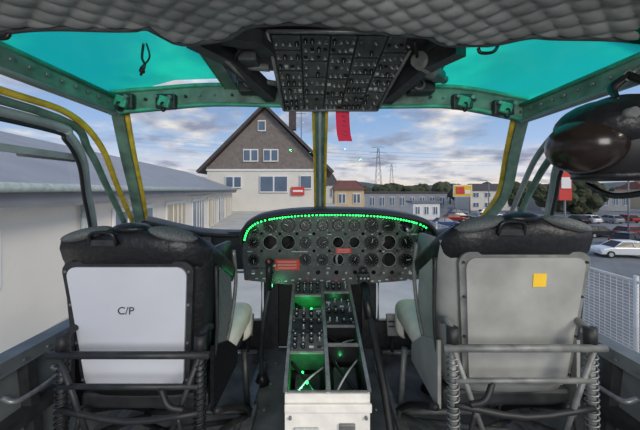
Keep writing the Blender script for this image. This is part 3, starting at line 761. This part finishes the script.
def pylon(x,y,h):
    b=B('electricity_pylon'); m=m_fas
    for s in(-1,1):
        for s2 in(-1,1): b.tube([(x+s*2.2,y+s2*2.2,-5),(x+s*.4,y+s2*.4,h)],.11,m,n=1,seg=5)
    for k in range(9):
        z=-5+(h+5)*k/9; z2=-5+(h+5)*(k+1)/9; w1=2.2-1.8*k/9; w2=2.2-1.8*(k+1)/9
        b.tube([(x-w1,y-w1,z),(x+w2,y-w2,z2)],.07,m,n=1,seg=5); b.tube([(x+w1,y-w1,z),(x-w2,y-w2,z2)],.07,m,n=1,seg=5)
    for k,l in((0,3.5),(3,5),(6,3.5)):
        b.tube([(x-l,y,h-k),(x,y,h-k+.6),(x+l,y,h-k)],.11,m,n=1,seg=5)
    b.done()
pylon(33,170,25); pylon(62,260,24)
b=B('power_line')
for k in range(4): b.tube([(-200,300,58-4*k),(33,172,23-k*2),(200,300,38-4*k)],.05,m_fas,n=8,seg=4)
b.done()
for x,y in((27,48),(46,60),(37,36)):
    b=B('street_lamp'); b.cyl((x,y,-5),(x,y,2.2),.08,m_fas); b.tube([(x,y,2.1),(x-.4,y,2.6),(x-1.4,y,2.7)],.05,m_fas); b.box((x-1.6,y,2.68),(.6,.2,.1),m_lgrey,bev=.03); b.done()

def car(x,y,ang,col,base=-5,van=False):
    X=Matrix.Translation((x,y,base))@Matrix.Rotation(ang,4,'Z')
    b=B('car',X); mc=M('car_paint',col,.3,.2,var=0,bump=0)
    if van: prof=[(-2.2,.3),(-2.25,1.0),(-2.1,1.15),(2.1,1.15),(2.3,.85),(2.3,.3)]; gh=[(-2.15,1.1),(-2.05,1.95),(1.0,1.95),(1.75,1.1)]
    else: prof=[(-2.1,.3),(-2.15,.75),(-2.0,.93),(-1.2,.97),(1.0,.95),(1.9,.8),(2.1,.6),(2.1,.3)]; gh=[(-1.85,.93),(-1.35,1.42),(.25,1.45),(1.05,.93)]
    b.prism([(px,-.85,pz) for px,pz in prof],(0,1.7,0),mc,bev=.06)
    b.loft([[(gh[0][0],-.80,gh[0][1]),(gh[3][0],-.80,gh[3][1]),(gh[3][0],.80,gh[3][1]),(gh[0][0],.80,gh[0][1])],
            [(gh[1][0],-.62,gh[1][1]),(gh[2][0],-.62,gh[2][1]),(gh[2][0],.62,gh[2][1]),(gh[1][0],.62,gh[1][1])]],m_dial,smooth=False)
    b.box(((gh[1][0]+gh[2][0])/2,0,gh[1][1]+.02),(gh[2][0]-gh[1][0]+.1,1.3,.06),mc,bev=.02)
    for s in(-1,1):
        for a,c in((0,1),(3,2)): b.tube([(gh[a][0],s*.80,gh[a][1]),(gh[c][0],s*.63,gh[c][1])],.04,mc,n=1,seg=6)
        xm_=(gh[1][0]+gh[2][0])/2; b.tube([(xm_,s*.81,gh[0][1]),(xm_,s*.63,gh[1][1])],.04,mc,n=1,seg=6)
        for wx in(-1.3,1.35): b.cyl((wx,s*.72,.32),(wx,s*.90,.32),.32,m_knob,seg=18); b.cyl((wx,s*.89,.32),(wx,s*.91,.32),.19,m_lt,seg=12)
        b.box((2.08,s*.6,.68),(.1,.35,.14),m_wf,bev=.03); b.box((-2.12,s*.65,.75),(.08,.25,.16),m_red,bev=.02)
    b.done()
W_=(232,232,232);K=(40,42,46);R=(150,40,40);Sg=(150,154,160);Bl=(60,84,130)
car(27.5,27.5,math.radians(172),W_)
for x,y,a,c,v in((31,39,10,Sg,0),(36,39,5,K,0),(40,38.5,8,R,0),(45,39,5,W_,1),(50,40,0,Bl,0),(34,33,20,K,0),(41,31,95,Sg,0),
    (27,52,95,K,0),(30,52,95,W_,1),(33.2,52,92,R,0),(36.4,53,90,Sg,0),(39.5,53,88,Bl,0),(29,62,5,K,0),(35,62,5,W_,0),(41,63,0,R,0),(24,70,0,Sg,0),(33,72,0,Bl,0),(40,72,5,W_,0),(47,55,90,K,0),(50,56,90,W_,0),(54,56,90,Sg,0),(58,57,90,R,0),(26,58,0,R,0)):
    car(x,y,math.radians(a),c,van=bool(v))
car(14,45,math.radians(5),K); car(15,56,math.radians(5),W_); car(21,50,math.radians(2),Bl)

b=B('mesh_fence')
m_fen=M('fence_galvanised',(206,208,208),.5,.1,var=.1)
for i in range(6): b.cyl((2.95,1.2+i*1.6,-1),(2.95,1.2+i*1.6,.30),.02,m_fen)
for z in(.25,-.95): b.tube([(2.95,1.2,z),(2.95,9.2,z)],.012,m_fen,n=1,seg=6)
for i in range(130): b.tube([(2.95,1.2+i*.0615,-.95),(2.95,1.2+i*.0615,.25)],.003,m_fen,n=1,seg=4)
for i in range(38): b.tube([(2.95,1.2,-.95+i*.032),(2.95,9.2,-.95+i*.032)],.003,m_fen,n=1,seg=4)
b.done()
